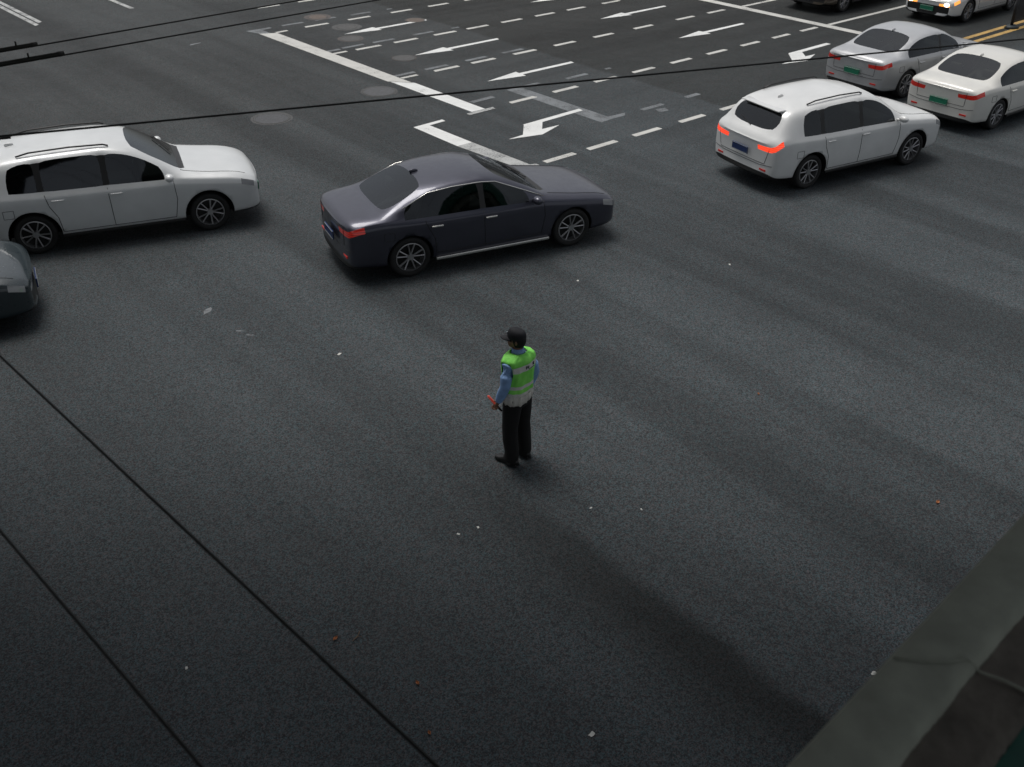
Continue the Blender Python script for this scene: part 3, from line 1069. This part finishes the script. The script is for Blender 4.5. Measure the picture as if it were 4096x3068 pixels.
# ------------------------------------------------------------------ overhead wires
MAT['wire'] = simple('black_wire', (0.010, 0.010, 0.008), 0.6)
MAT['sleeve'] = simple('dark_olive_sleeve', (0.016, 0.016, 0.011), 0.6)
def wire(label, p0, p1, ext0, ext1, r_, sleeve=None):
    a, b_ = Vector(p0), Vector(p1)
    d = (b_ - a).normalized()
    t_ = thing('overhead_wire', label, 'overhead wire', a)
    bm = bmesh.new()
    add_tube(bm, [-d * ext0, Vector((0, 0, 0)), d * (b_ - a).length, d * ((b_ - a).length + ext1)], r_, 8)
    obj('cable', bm, MAT['wire'], t_, True)
    if sleeve:
        for (s0, s1, off, rs) in sleeve:
            bm = bmesh.new()
            o_ = Vector((0, 0, off))
            add_tube(bm, [d * s0 + o_, d * (s1 - .05) + o_, d * (s1 - .045) + o_, d * s1 + o_], [rs, rs, rs * 1.15, rs * 1.15], 10)
            if off > 0:
                add_tube(bm, [d * (s1 * 0.45) + o_, d * (s1 * 0.45) + o_ + Vector((0, 0, .045))], .007, 6)
            obj('sleeve', bm, MAT['sleeve'], t_, True)
    return t_
Z1 = 5.2
wire('thin black wire with thick dark sleeve crossing the top left corner, upper of two', (2.256, 8.461, Z1), (4.98, 8.672, Z1), 12, 30, .0062, [(-3, .285, .012, .016)])
wire('thin black wire with longer dark sleeve crossing the top left corner, lower of two', (2.124, 8.052, Z1), (5.525, 8.243, Z1), 12, 30, .0062, [(-3, .47, .013, .017)])
wire('long black wire crossing the whole picture from left edge to right edge', (1.609, 6.466, Z1), (8.798, 3.758, Z1), 12, 20, .0066, [(-2, .055, -.014, .006)])
wire('black wire running diagonally over dark asphalt left of the officer', (0.7515, 3.825, Z1), (0.8936, 1.266, Z1), 20, 8, .0052)
wire('black wire nearest the bottom left corner over the darkest asphalt', (0.4097, 2.772, Z1), (0.4821, 1.617, Z1), 20, 8, .0048)

# ------------------------------------------------------------------ footbridge edge (lower right)
MAT['coping'] = simple('grey_green_mortar', (0.29, 0.305, 0.25), 0.9, var=0.16, scale=9, bump=0.12)
MAT['mortar'] = simple('dark_brown_mortar', (0.135, 0.12, 0.10), 0.95, var=0.3, scale=9, bump=0.5)
MAT['green_floor'] = simple('dark_green_floor_coat', (0.004, 0.085, 0.06), 0.6, var=0.25, scale=5)
fb = thing('footbridge', 'concrete footbridge edge with green floor in the lower right corner', 'footbridge', (1.2032, 0.596, 5.6), math.atan2(0.0692, 1.0663))
def strip_mesh(prof, x0, x1, nx, jit):
    """Profile (y, z) swept along X, with per-point jitter."""
    bm = bmesh.new()
    rows = []
    ph = [random.uniform(0, 6) for _ in prof]
    for i in range(nx + 1):
        x = x0 + (x1 - x0) * i / nx
        row = []
        for k, (y, z) in enumerate(prof):
            j = jit[k]
            dy = j * (0.5 * math.sin(x * 9 + ph[k]) + 0.35 * math.sin(x * 31 + ph[k] * 2) + random.uniform(-.5, .5))
            dz_ = j * 0.6 * (math.sin(x * 17 + ph[k]) * .5 + random.uniform(-.5, .5))
            row.append(bm.verts.new((x, y + dy, z + dz_)))
        rows.append(row)
    for i in range(nx):
        for k in range(len(prof) - 1):
            bm.faces.new((rows[i][k], rows[i + 1][k], rows[i + 1][k + 1], rows[i][k + 1]))
    return bm
o = obj('coping', strip_mesh([(.0, -.55), (.0, -.006), (-.006, 0), (-.05, .002), (-.10, .002), (-.122, -.002), (-.136, -.016), (-.142, -.045)], -2, 4, 400, [0, 0, .0006, .0006, .0006, .002, .003, .002]), MAT['coping'], fb, True)
o = obj('mortar_bed', strip_mesh([(-.138, -.03), (-.16, -.034), (-.20, -.03), (-.232, -.03), (-.246, -.028), (-.254, -.05), (-.258, -.08)], -2, 4, 500, [.002, .002, .003, .004, .011, .010, .004]), MAT['mortar'], fb, True)
bm = bmesh.new()
add_box(bm, (1.0, -1.76, -.32), (30, 3.0, .5))
obj('deck', bm, MAT['green_floor'], fb)
bm = bmesh.new()
add_box(bm, (1.0, -1.7, -.70), (30, 2.6, .22))
obj('beam', bm, MAT['coping'], fb)
bm = bmesh.new()
add_tube(bm, [(.392, -.006, .002), (.42, -.05, .004), (.455, -.09, .0045), (.50, -.118, .002), (.515, -.145, -.028), (.525, -.19, -.024), (.53, -.245, -.024)], [.0012, .0015, .0016, .002, .003, .003, .003], 8)
obj('mortar_ridge', bm, MAT['coping'], fb, True)

# ------------------------------------------------------------------ person
MAT['skin'] = simple('skin', (0.24, 0.13, 0.085), 0.55, var=0.08)
MAT['shirt'] = simple('light_blue_shirt', (0.25, 0.41, 0.70), 0.8, var=0.12, scale=14, bump=0.3)
MAT['trousers'] = simple('black_trousers', (0.006, 0.006, 0.006), 0.85, var=0.2, scale=10, bump=0.3)
MAT['shoe'] = simple('black_shoe', (0.008, 0.008, 0.008), 0.4)
MAT['cap'] = simple('dark_navy_cap', (0.008, 0.009, 0.013), 0.75)
MAT['badge'] = simple('silver_badge', (0.55, 0.6, 0.65), 0.35, metal=0.5)
MAT['hair'] = simple('black_hair', (0.005, 0.005, 0.005), 0.7)
MAT['reflective'] = simple('silver_reflective_tape', (0.74, 0.74, 0.69), 0.5, var=0.1, scale=20)
MAT['mark'] = simple('dark_print', (0.03, 0.05, 0.05), 0.7)
MAT['cloth'] = simple('off_white_cloth', (0.70, 0.68, 0.62), 0.9, var=0.15, scale=25, bump=0.3)
MAT['baton'] = simple('red_baton', (0.75, 0.10, 0.07), 0.35, emit=((1.0, 0.12, 0.08), 0.12))
def vest_mat():
    M, t, b = mat('green_vest')
    tc = t.nodes.new('ShaderNodeTexCoord')
    n1 = noise(t, tc.outputs['Object'], 9, 4)
    t.links.new(ramp(t, n1, [(0.3, (0.21, 0.78, 0.10)), (0.7, (0.32, 0.93, 0.16))]).outputs[0], b.inputs['Base Color'])
    b.inputs['Roughness'].default_value = 0.7
    bp = N(t, 'ShaderNodeBump')
    bp.inputs['Strength'].default_value = 0.4
    bp.inputs['Distance'].default_value = 0.03
    t.links.new(n1, bp.inputs['Height'])
    t.links.new(bp.outputs[0], b.inputs['Normal'])
    return M
MAT['vest'] = vest_mat()

per = thing('person', 'person in green reflective vest, blue shirt and black cap standing alone on the asphalt', 'person', (6.557, 7.392, 0), R(8))
HT = R(30)     # head turned to the left
def turn(p_, piv=(0, 0)):
    x, y = p_[0] - piv[0], p_[1] - piv[1]
    return (piv[0] + x * math.cos(HT) - y * math.sin(HT), piv[1] + x * math.sin(HT) + y * math.cos(HT), p_[2])
HC = (0.0, 0.02)
# joints (local: facing +Y, left is -X)
L_SH, L_EL, L_WR = (-.188, -.01, 1.385), (-.240, -.025, 1.13), (-.238, .075, .90)
R_SH, R_EL, R_WR = (.188, -.015, 1.385), (.245, -.04, 1.12), (.240, .04, .89)
bm = bmesh.new()
# trunk, legs, arms, neck, head in one continuous surface
add_loft(bm, [(0, 0, .86, .13, .09), (0, -.005, .95, .155, .105), (0, 0, 1.08, .14, .095), (0, .005, 1.22, .155, .105), (0, 0, 1.34, .17, .105), (0, -.01, 1.43, .12, .075), (0, -.005, 1.47, .06, .055), (0, .01, 1.54, .055, .055)], 20)
for sx in (-1, 1):
    add_tube(bm, [(sx * .085, 0, .93), (sx * .10, .01, .72), (sx * .105, .02, .50), (sx * .11, -.005, .30), (sx * .11, -.02, .10), (sx * .11, -.02, .05)], [.085, .078, .056, .054, .038, .038], 12)
    add_tube(bm, [(sx * .11, -.06, .045), (sx * .115, .03, .05), (sx * .12, .14, .03)], [.034, .036, .026], 10)
for sh_, e_, w_ in ((L_SH, L_EL, L_WR), (R_SH, R_EL, R_WR)):
    add_tube(bm, [(sh_[0] * .6, sh_[1], sh_[2] - .03), (sh_[0], sh_[1], sh_[2] - .03), e_, tuple(lerp(e_[i], w_[i], .4) for i in range(3)), w_], [.05, .05, .041, .041, .028], 12)
add_ball(bm, turn((0, .025, 1.625), HC), (.076, .094, .105), 20)
add_ball(bm, turn((0, .065, 1.575), HC), (.058, .06, .055), 16)      # jaw
add_tube(bm, [turn((0, .108, 1.64), HC), turn((0, .130, 1.605), HC)], [.008, .014], 8)  # nose
add_tube(bm, [turn((-.022, .112, 1.572), HC), turn((.022, .112, 1.572), HC)], .007, 8)     # lips
for sx in (-1, 1):
    add_ball(bm, turn((sx * .079, .015, 1.615), HC), (.012, .02, .032), 10)   # ears
    add_ball(bm, turn((sx * .032, .102, 1.645), HC), .012, 8)
def hand(bm, wr, d, side, curl, fwdv):
    """Palm, four fingers and a thumb; d is the direction of the forearm, fwdv the direction the palm's thumb edge faces."""
    d, f_ = Vector(d).normalized(), Vector(fwdv)
    f_ = (f_ - d * f_.dot(d)).normalized()
    n_ = d.cross(f_).normalized() * side
    w0 = Vector(wr)
    add_tube(bm, [w0, w0 + d * .045, w0 + d * .085], [(.026, .017), (.04, .018), (.038, .014)], 10)
    pc = w0 + d * .045
    for k in range(4):
        off = f_ * (.029 - .0195 * k)
        L = (.072, .080, .075, .058)[k]
        p0 = w0 + d * .08 + off
        c1, c2 = curl, curl * 2.1
        p1 = p0 + (d * math.cos(c1 * .5) + n_ * math.sin(c1 * .5)) * L * .45
        p2 = p1 + (d * math.cos(c1) + n_ * math.sin(c1)) * L * .32
        p3 = p2 + (d * math.cos(c2) + n_ * math.sin(c2)) * L * .26
        add_tube(bm, [p0, p1, p2, p3], [.0095, .009, .0085, .007], 8)
    t0 = w0 + d * .03 + f_ * .03
    t1 = t0 + (d * .5 + f_ * .75 + n_ * .3).normalized() * .035
    t2 = t1 + (d * .85 + f_ * .15 + n_ * (.4 + curl * .3)).normalized() * .032
    add_tube(bm, [w0 + d * .02 + f_ * .012, t0, t1, t2], [.014, .0125, .0105, .008], 8)
l_d = Vector(L_WR) - Vector(L_EL)
r_d = Vector(R_WR) - Vector(R_EL)
hand(bm, L_WR, l_d, -1, 1.25, (0, .6, .8))
hand(bm, R_WR, r_d, 1, .45, (0, 1, .2))
link('body', baked(bm, 'body', .006, 2), MAT['skin'], per)

# trousers
bm = bmesh.new()
add_loft(bm, [(0, 0, .80, .165, .12), (0, -.01, .88, .185, .135), (0, -.01, .96, .18, .128), (0, 0, 1.03, .17, .12)], 24)
for sx in (-1, 1):
    ft = .0 if sx < 0 else -.03
    add_tube(bm, [(sx * .075, -.01, .92), (sx * .09, 0, .80), (sx * .102, .005, .66), (sx * .112, .012, .50), (sx * .116, 0, .34), (sx * .113, -.02, .20), (sx * .114, -.02, .12), (sx * .116, -.005, .065)],
             [(.105, .12), (.104, .118), (.098, .108), (.088, .096), (.087, .094), (.080, .088), (.083, .092), (.082, .096)], 18)
link('trousers', baked(bm, 'trousers', .010, 3), MAT['trousers'], per)
# shoes
for sx in (-1, 1):
    bm = bmesh.new()
    ca = 0.12 * sx
    def sp_(x, y, z):
        return (sx * .118 + x * math.cos(ca) + y * math.sin(ca), y * math.cos(ca) - x * math.sin(ca), z)
    add_tube(bm, [sp_(0, -.115, .045), sp_(0, -.09, .05), sp_(0, -.02, .06), sp_(0, .06, .05), sp_(0, .13, .036), sp_(0, .19, .03), sp_(0, .215, .026)],
             [(.02, .02), (.038, .046), (.042, .056), (.047, .046), (.05, .034), (.04, .026), (.014, .012)], 14)
    add_box(bm, sp_(0, -.07, .012), (.072, .085, .024), -ca)
    add_box(bm, sp_(0, .075, .008), (.088, .19, .016), -ca)
    link('shoe', baked(bm, 'shoe', .007, 2), MAT['shoe'], per)
# shirt with long sleeves
bm = bmesh.new()
add_loft(bm, [(0, 0, .97, .168, .12), (0, 0, 1.10, .168, .12), (0, .005, 1.24, .182, .128), (0, 0, 1.35, .195, .122), (0, -.01, 1.42, .15, .092), (0, -.008, 1.465, .085, .07)], 24)
for sh_, e_, w_ in ((L_SH, L_EL, L_WR), (R_SH, R_EL, R_WR)):
    md = [tuple(lerp(e_[i], w_[i], k) for i in range(3)) for k in (.25, .6, 1.0)]
    ua = tuple(lerp(sh_[i], e_[i], .55) for i in range(3))
    add_tube(bm, [(sh_[0] * .55, sh_[1], sh_[2] - .03), (sh_[0], sh_[1], sh_[2] - .03), ua, e_, *md], [.066, .076, .070, .060, .060, .056, .044], 14)
link('shirt', baked(bm, 'shirt', .010, 3), MAT['shirt'], per)
bm = bmesh.new()
rows = [(0, -.004, 1.455, .084, .078), (0, .0, 1.49, .074, .073), (0, .006, 1.53, .068, .068)]
add_loft(bm, rows, 24, False)
o = obj('collar', bm, MAT['shirt'], per, True)
sd = o.modifiers.new('s', 'SOLIDIFY')
sd.thickness = .006

# vest: shell open at the arm holes
def vest_r(z):
    T = [(.985, .190, .143), (1.10, .190, .142), (1.22, .200, .148), (1.32, .212, .148), (1.39, .224, .140), (1.432, .214, .124), (1.47, .145, .100), (1.489, .092, .082)]
    for i in range(len(T) - 1):
        if T[i][0] <= z <= T[i + 1][0]:
            k = (z - T[i][0]) / (T[i + 1][0] - T[i][0])
            return lerp(T[i][1], T[i + 1][1], k), lerp(T[i][2], T[i + 1][2], k)
    return T[-1][1:]
def vest_pt(a, z, off=0.0):
    rx, ry = vest_r(z)
    ca, sa = math.cos(a), math.sin(a)
    e = 2 / 2.5
    fold = .004 * math.sin(a * 7 + z * 9) + .003 * math.sin(a * 13 - z * 21)
    return Vector(((rx + off + fold) * math.copysign(abs(ca) ** e, ca), -.004 + (ry + off + fold) * math.copysign(abs(sa) ** e, sa), z))
def in_arm(a, z):
    d = abs(math.cos(a))
    return d > .84 and 1.19 < z < 1.42 and ((z - 1.305) / .112) ** 2 + ((1 - d) / .13) ** 2 < 1.0
def vest_band(z0, z1, off, a0=0.0, a1=2 * math.pi, nz=6, na=72, holes=True):
    bm = bmesh.new()
    closed = a1 - a0 > 6.2
    g_ = [[bm.verts.new(vest_pt(a0 + (a1 - a0) * k / na, z0 + (z1 - z0) * i / nz, off)) for k in range(na if closed else na + 1)] for i in range(nz + 1)]
    for i in range(nz):
        for k in range(na):
            k2 = (k + 1) % na if closed else k + 1
            za, aa = z0 + (z1 - z0) * (i + .5) / nz, a0 + (a1 - a0) * (k + .5) / na
            if holes and in_arm(aa, za):
                continue
            bm.faces.new((g_[i][k], g_[i][k2], g_[i + 1][k2], g_[i + 1][k]))
    for v_ in [v_ for v_ in bm.verts if not v_.link_faces]:
        bm.verts.remove(v_)
    return bm
v_o = obj('vest', vest_band(.985, 1.487, 0.0, nz=40), MAT['vest'], per, True)
sd = v_o.modifiers.new('s', 'SOLIDIFY')
sd.thickness = .004
sd.offset = -1
PI = math.pi
obj('reflective_band', vest_band(1.075, 1.118, .0025, nz=3), MAT['reflective'], per, True)
obj('reflective_band', vest_band(.985, 1.022, .0025, nz=3), MAT['reflective'], per, True)
bk = obj('reflective_panel', vest_band(1.298, 1.372, .0025, PI * 1.5 - 1.02, PI * 1.5 + 1.02, nz=4, na=30, holes=False), MAT['reflective'], per, True)
# two dark characters and an underline, too blurred to read, on the back panel
bm = bmesh.new()
def strokes(a_c, z_c, segs):
    for (da0, dz0, da1, dz1) in segs:
        p0, p1 = vest_pt(a_c + da0, z_c + dz0, .006), vest_pt(a_c + da1, z_c + dz1, .006)
        add_tube(bm, [p0, p1], .0038, 6)
strokes(PI * 1.5 + .38, 1.342, [(-.07, .012, .07, .012), (0, .02, 0, -.014), (-.06, -.012, .06, -.012), (-.05, .012, -.07, -.012), (.05, 0, -.05, 0)])
strokes(PI * 1.5 - .05, 1.338, [(-.07, .01, .06, .013), (-.04, .02, -.05, -.016), (.03, .018, .04, -.014), (-.07, -.004, .07, -.002)])
strokes(PI * 1.5 + .2, 1.31, [(-.2, 0, .2, .001)])
obj('print', bm, MAT['mark'], bk)

# pleated off-white cloth under the vest hem
bm = bmesh.new()
na = 90
def cl_pt(k, z, i):
    a = 2 * PI * k / na
    fo = .006 * math.sin(a * 17) + .004 * math.sin(a * 29 + 1)
    low = .006 * math.sin(a * 11) + .045 / (1 + math.exp(-9 * (-math.cos(a) - .15)))
    zz = z - (low if i == 0 else low * .5 if i == 1 else 0)
    return ((.190 + fo + (.008 if i == 0 else 0)) * math.cos(a), -.006 + (.150 + fo + (.006 if i == 0 else 0)) * math.sin(a), zz)
g_ = [[bm.verts.new(cl_pt(k, z, i)) for k in range(na)] for i, z in enumerate((.905, .945, .99))]
for i in range(2):
    for k in range(na):
        bm.faces.new((g_[i][k], g_[i][(k + 1) % na], g_[i + 1][(k + 1) % na], g_[i + 1][k]))
o = obj('waist_cloth', bm, MAT['cloth'], per, True)
sd = o.modifiers.new('s', 'SOLIDIFY')
sd.thickness = .005
# hair and cap
bm = bmesh.new()
add_ball(bm, turn((0, .008, 1.625), HC), (.086, .100, .112), 24)
bmesh.ops.bisect_plane(bm, geom=bm.verts[:] + bm.edges[:] + bm.faces[:], plane_co=turn((0, .045, 1.60), HC), plane_no=Vector(turn((0, 1, 0))) - Vector((0, 0, .35)) * 1.0, clear_outer=True)
bmesh.ops.bisect_plane(bm, geom=bm.verts[:] + bm.edges[:] + bm.faces[:], plane_co=(0, 0, 1.545), plane_no=(0, 0, -1), clear_outer=True)
obj('hair', bm, MAT['hair'], per, True)
cap_o = bpy.data.objects.new('cap', None)
bm = bmesh.new()
rows = [(1.645, .090, .105), (1.665, .092, .107), (1.70, .089, .104), (1.73, .078, .092), (1.748, .058, .07), (1.757, .028, .034)]
rg = []
n = 28
for z, rx, ry in rows:
    rg.append([bm.verts.new(turn((rx * math.cos(2 * PI * k / n), .02 + ry * math.sin(2 * PI * k / n), z + .012 * math.sin(2 * PI * k / n)), HC)) for k in range(n)])
for i in range(len(rows) - 1):
    for k in range(n):
        bm.faces.new((rg[i][k], rg[i][(k + 1) % n], rg[i + 1][(k + 1) % n], rg[i + 1][k]))
bm.faces.new(rg[-1])
cap_m = obj('cap', bm, MAT['cap'], per, True)
bm = bmesh.new()
rws = []
for i in range(6):
    f_ = i / 5
    row = []
    for k in range(13):
        a = PI * (.14 + .72 * k / 12)
        rx, ry = .088, .103
        ext = f_ * .085 * math.sin((a - PI * .14) / .72 * 1.0) ** .6 if 0 < k < 12 else 0
        x, y = rx * math.cos(a), .02 + ry * math.sin(a) + ext
        row.append(bm.verts.new(turn((x, y, 1.662 - f_ * .022 - .018 * (x / .09) ** 2), HC)))
    rws.append(row)
for i in range(5):
    for k in range(12):
        bm.faces.new((rws[i][k], rws[i][k + 1], rws[i + 1][k + 1], rws[i + 1][k]))
o = obj('brim', bm, MAT['cap'], cap_m, True)
sd = o.modifiers.new('s', 'SOLIDIFY')
sd.thickness = .004
bm = bmesh.new()
bq = turn((0, .128, 1.695), HC)
add_ball(bm, bq, (.014, .008, .016), 10)
obj('badge', bm, MAT['badge'], cap_m, True)

# red baton held in the left hand
hc = Vector(L_WR) + l_d.normalized() * .085 + Vector((.012, .0, -.008))
bd = Vector((-.30, .38, .62)).normalized()
Mper = Matrix.Translation((6.557, 7.392, 0)) @ Matrix.Rotation(R(8), 4, 'Z')
bt = thing('baton', 'short red signal stick held in the left hand of the standing person', 'signal baton', Mper @ hc)
bt.rotation_euler = (0, 0, R(8))
bm = bmesh.new()
add_tube(bm, [-bd * .085, -bd * .08, bd * .03, bd * .035], [.010, .0135, .0135, .012], 12)
obj('grip', bm, MAT['trim'], bt, True)
bm = bmesh.new()
add_tube(bm, [bd * .035, bd * .04, bd * .16, bd * .17], [.011, .014, .014, .009], 12)
obj('stick', bm, MAT['baton'], bt, True)

# ------------------------------------------------------------------ litter on the asphalt
MAT['paper'] = simple('white_paper', (0.62, 0.62, 0.58), 0.8)
MAT['tan_paper'] = simple('tan_paper', (0.40, 0.32, 0.20), 0.8)
MAT['leaf'] = simple('orange_leaf', (0.42, 0.16, 0.06), 0.7, var=0.3, scale=60)
MAT['twig'] = simple('brown_twig', (0.16, 0.10, 0.055), 0.8)
def scrap(label, x, y, s, rz):
    bm = bmesh.new()
    s *= .72
    g_ = [[bm.verts.new(((i - 1.5) * s / 3 * random.uniform(.8, 1.2), (j - 1) * s / 3.2 * random.uniform(.8, 1.2), .004 + random.uniform(0, .35) * s * .5)) for j in range(3)] for i in range(4)]
    for i in range(3):
        for j in range(2):
            bm.faces.new((g_[i][j], g_[i + 1][j], g_[i + 1][j + 1], g_[i][j + 1]))
    o = obj('paper_scrap', bm, MAT['paper'], None)
    o.location = (x, y, .002)
    o.rotation_euler = (0, 0, rz)
    return tag(o, label, 'paper scrap', 'scraps of litter on the asphalt')
def leaf(label, x, y, s, rz, material='leaf'):
    s *= .8
    t_ = thing('dry_leaf', label, 'leaf', (x, y, .003), rz, 'dry leaves on the asphalt')
    bm = bmesh.new()
    n = 7
    top = [bm.verts.new((s * (k / n - .5), s * .28 * math.sin(PI * k / n) ** .8, .004 + .25 * s * (k / n - .5) ** 2 + .012)) for k in range(n + 1)]
    mid_ = [bm.verts.new((s * (k / n - .5), 0, .003 + .2 * s * (k / n - .5) ** 2)) for k in range(n + 1)]
    bot = [bm.verts.new((s * (k / n - .5), -s * .28 * math.sin(PI * k / n) ** .8, .004 + .25 * s * (k / n - .5) ** 2 + .010)) for k in range(n + 1)]
    for k in range(n):
        for A, B in ((top, mid_), (mid_, bot)):
            try:
                bm.faces.new((A[k], A[k + 1], B[k + 1], B[k]))
            except ValueError:
                pass
    obj('blade', bm, MAT[material], t_)
    bm = bmesh.new()
    add_tube(bm, [(s * .48, 0, .008), (s * .62, s * .04, .010), (s * .75, s * .10, .006)], .0022, 6)
    obj('stalk', bm, MAT['twig'], t_)
    return t_
o = scrap('cream paper scrap on open asphalt left of the person, level with the cap', 6.29, 10.82, .085, .4)
o.data.materials[0] = MAT['tan_paper'] if False else MAT['paper']
scrap('white crumb on the asphalt below the shoes of the person, right one of two', 5.41, 6.71, .05, 1.2)
scrap('thin white crumb on the asphalt below the shoes of the person, left one of two', 5.18, 6.76, .045, 2.0)
scrap('white crumb right of and below the shoes of the person', 6.58, 6.16, .045, .2)
scrap('white crumb farther right of the shoes, beside the dark oily strip', 6.99, 5.78, .04, .9)
scrap('torn white paper scrap near the bottom edge between wire and footbridge', 4.42, 3.96, .075, .1)
scrap('oval white scrap touching the edge of the footbridge coping', 6.87, 2.77, .075, 0)
scrap('white crumb between the two diagonal wires at lower left', 2.12, 6.89, .045, 1.0)
scrap('white crumb on the asphalt below the front of the black sedan', 10.43, 10.36, .06, .5)
scrap('small white crumb on the asphalt below the turning white car', 12.76, 9.2, .06, .7)
leaf('orange dry leaf right of the long diagonal wire, beside a brown twig', 3.35, 6.32, .075, .3)
leaf('orange dry leaf above the tan leaf near the bottom edge', 3.62, 5.38, .07, 1.4)
leaf('small orange leaf close to the lower end of the long diagonal wire', 3.37, 4.87, .06, 1.2)
leaf('orange and white leaf alone above the footbridge coping at right', 9.63, 3.71, .085, .2)
leaf('tan dry leaf on open asphalt far right of the person', 9.92, 6.43, .06, .8)
bm = bmesh.new()
add_tube(bm, [(-.06, 0, .006), (-.01, .012, .012), (.03, .03, .016), (.06, .065, .008)], [.004, .005, .004, .003], 6)
add_tube(bm, [(.0, .015, .012), (.035, -.01, .010)], [.003, .002], 6)
o = obj('twig', bm, MAT['twig'])
o.location = (3.52, 6.19, .001)
tag(o, 'small forked brown twig on the asphalt beside an orange leaf', 'twig')
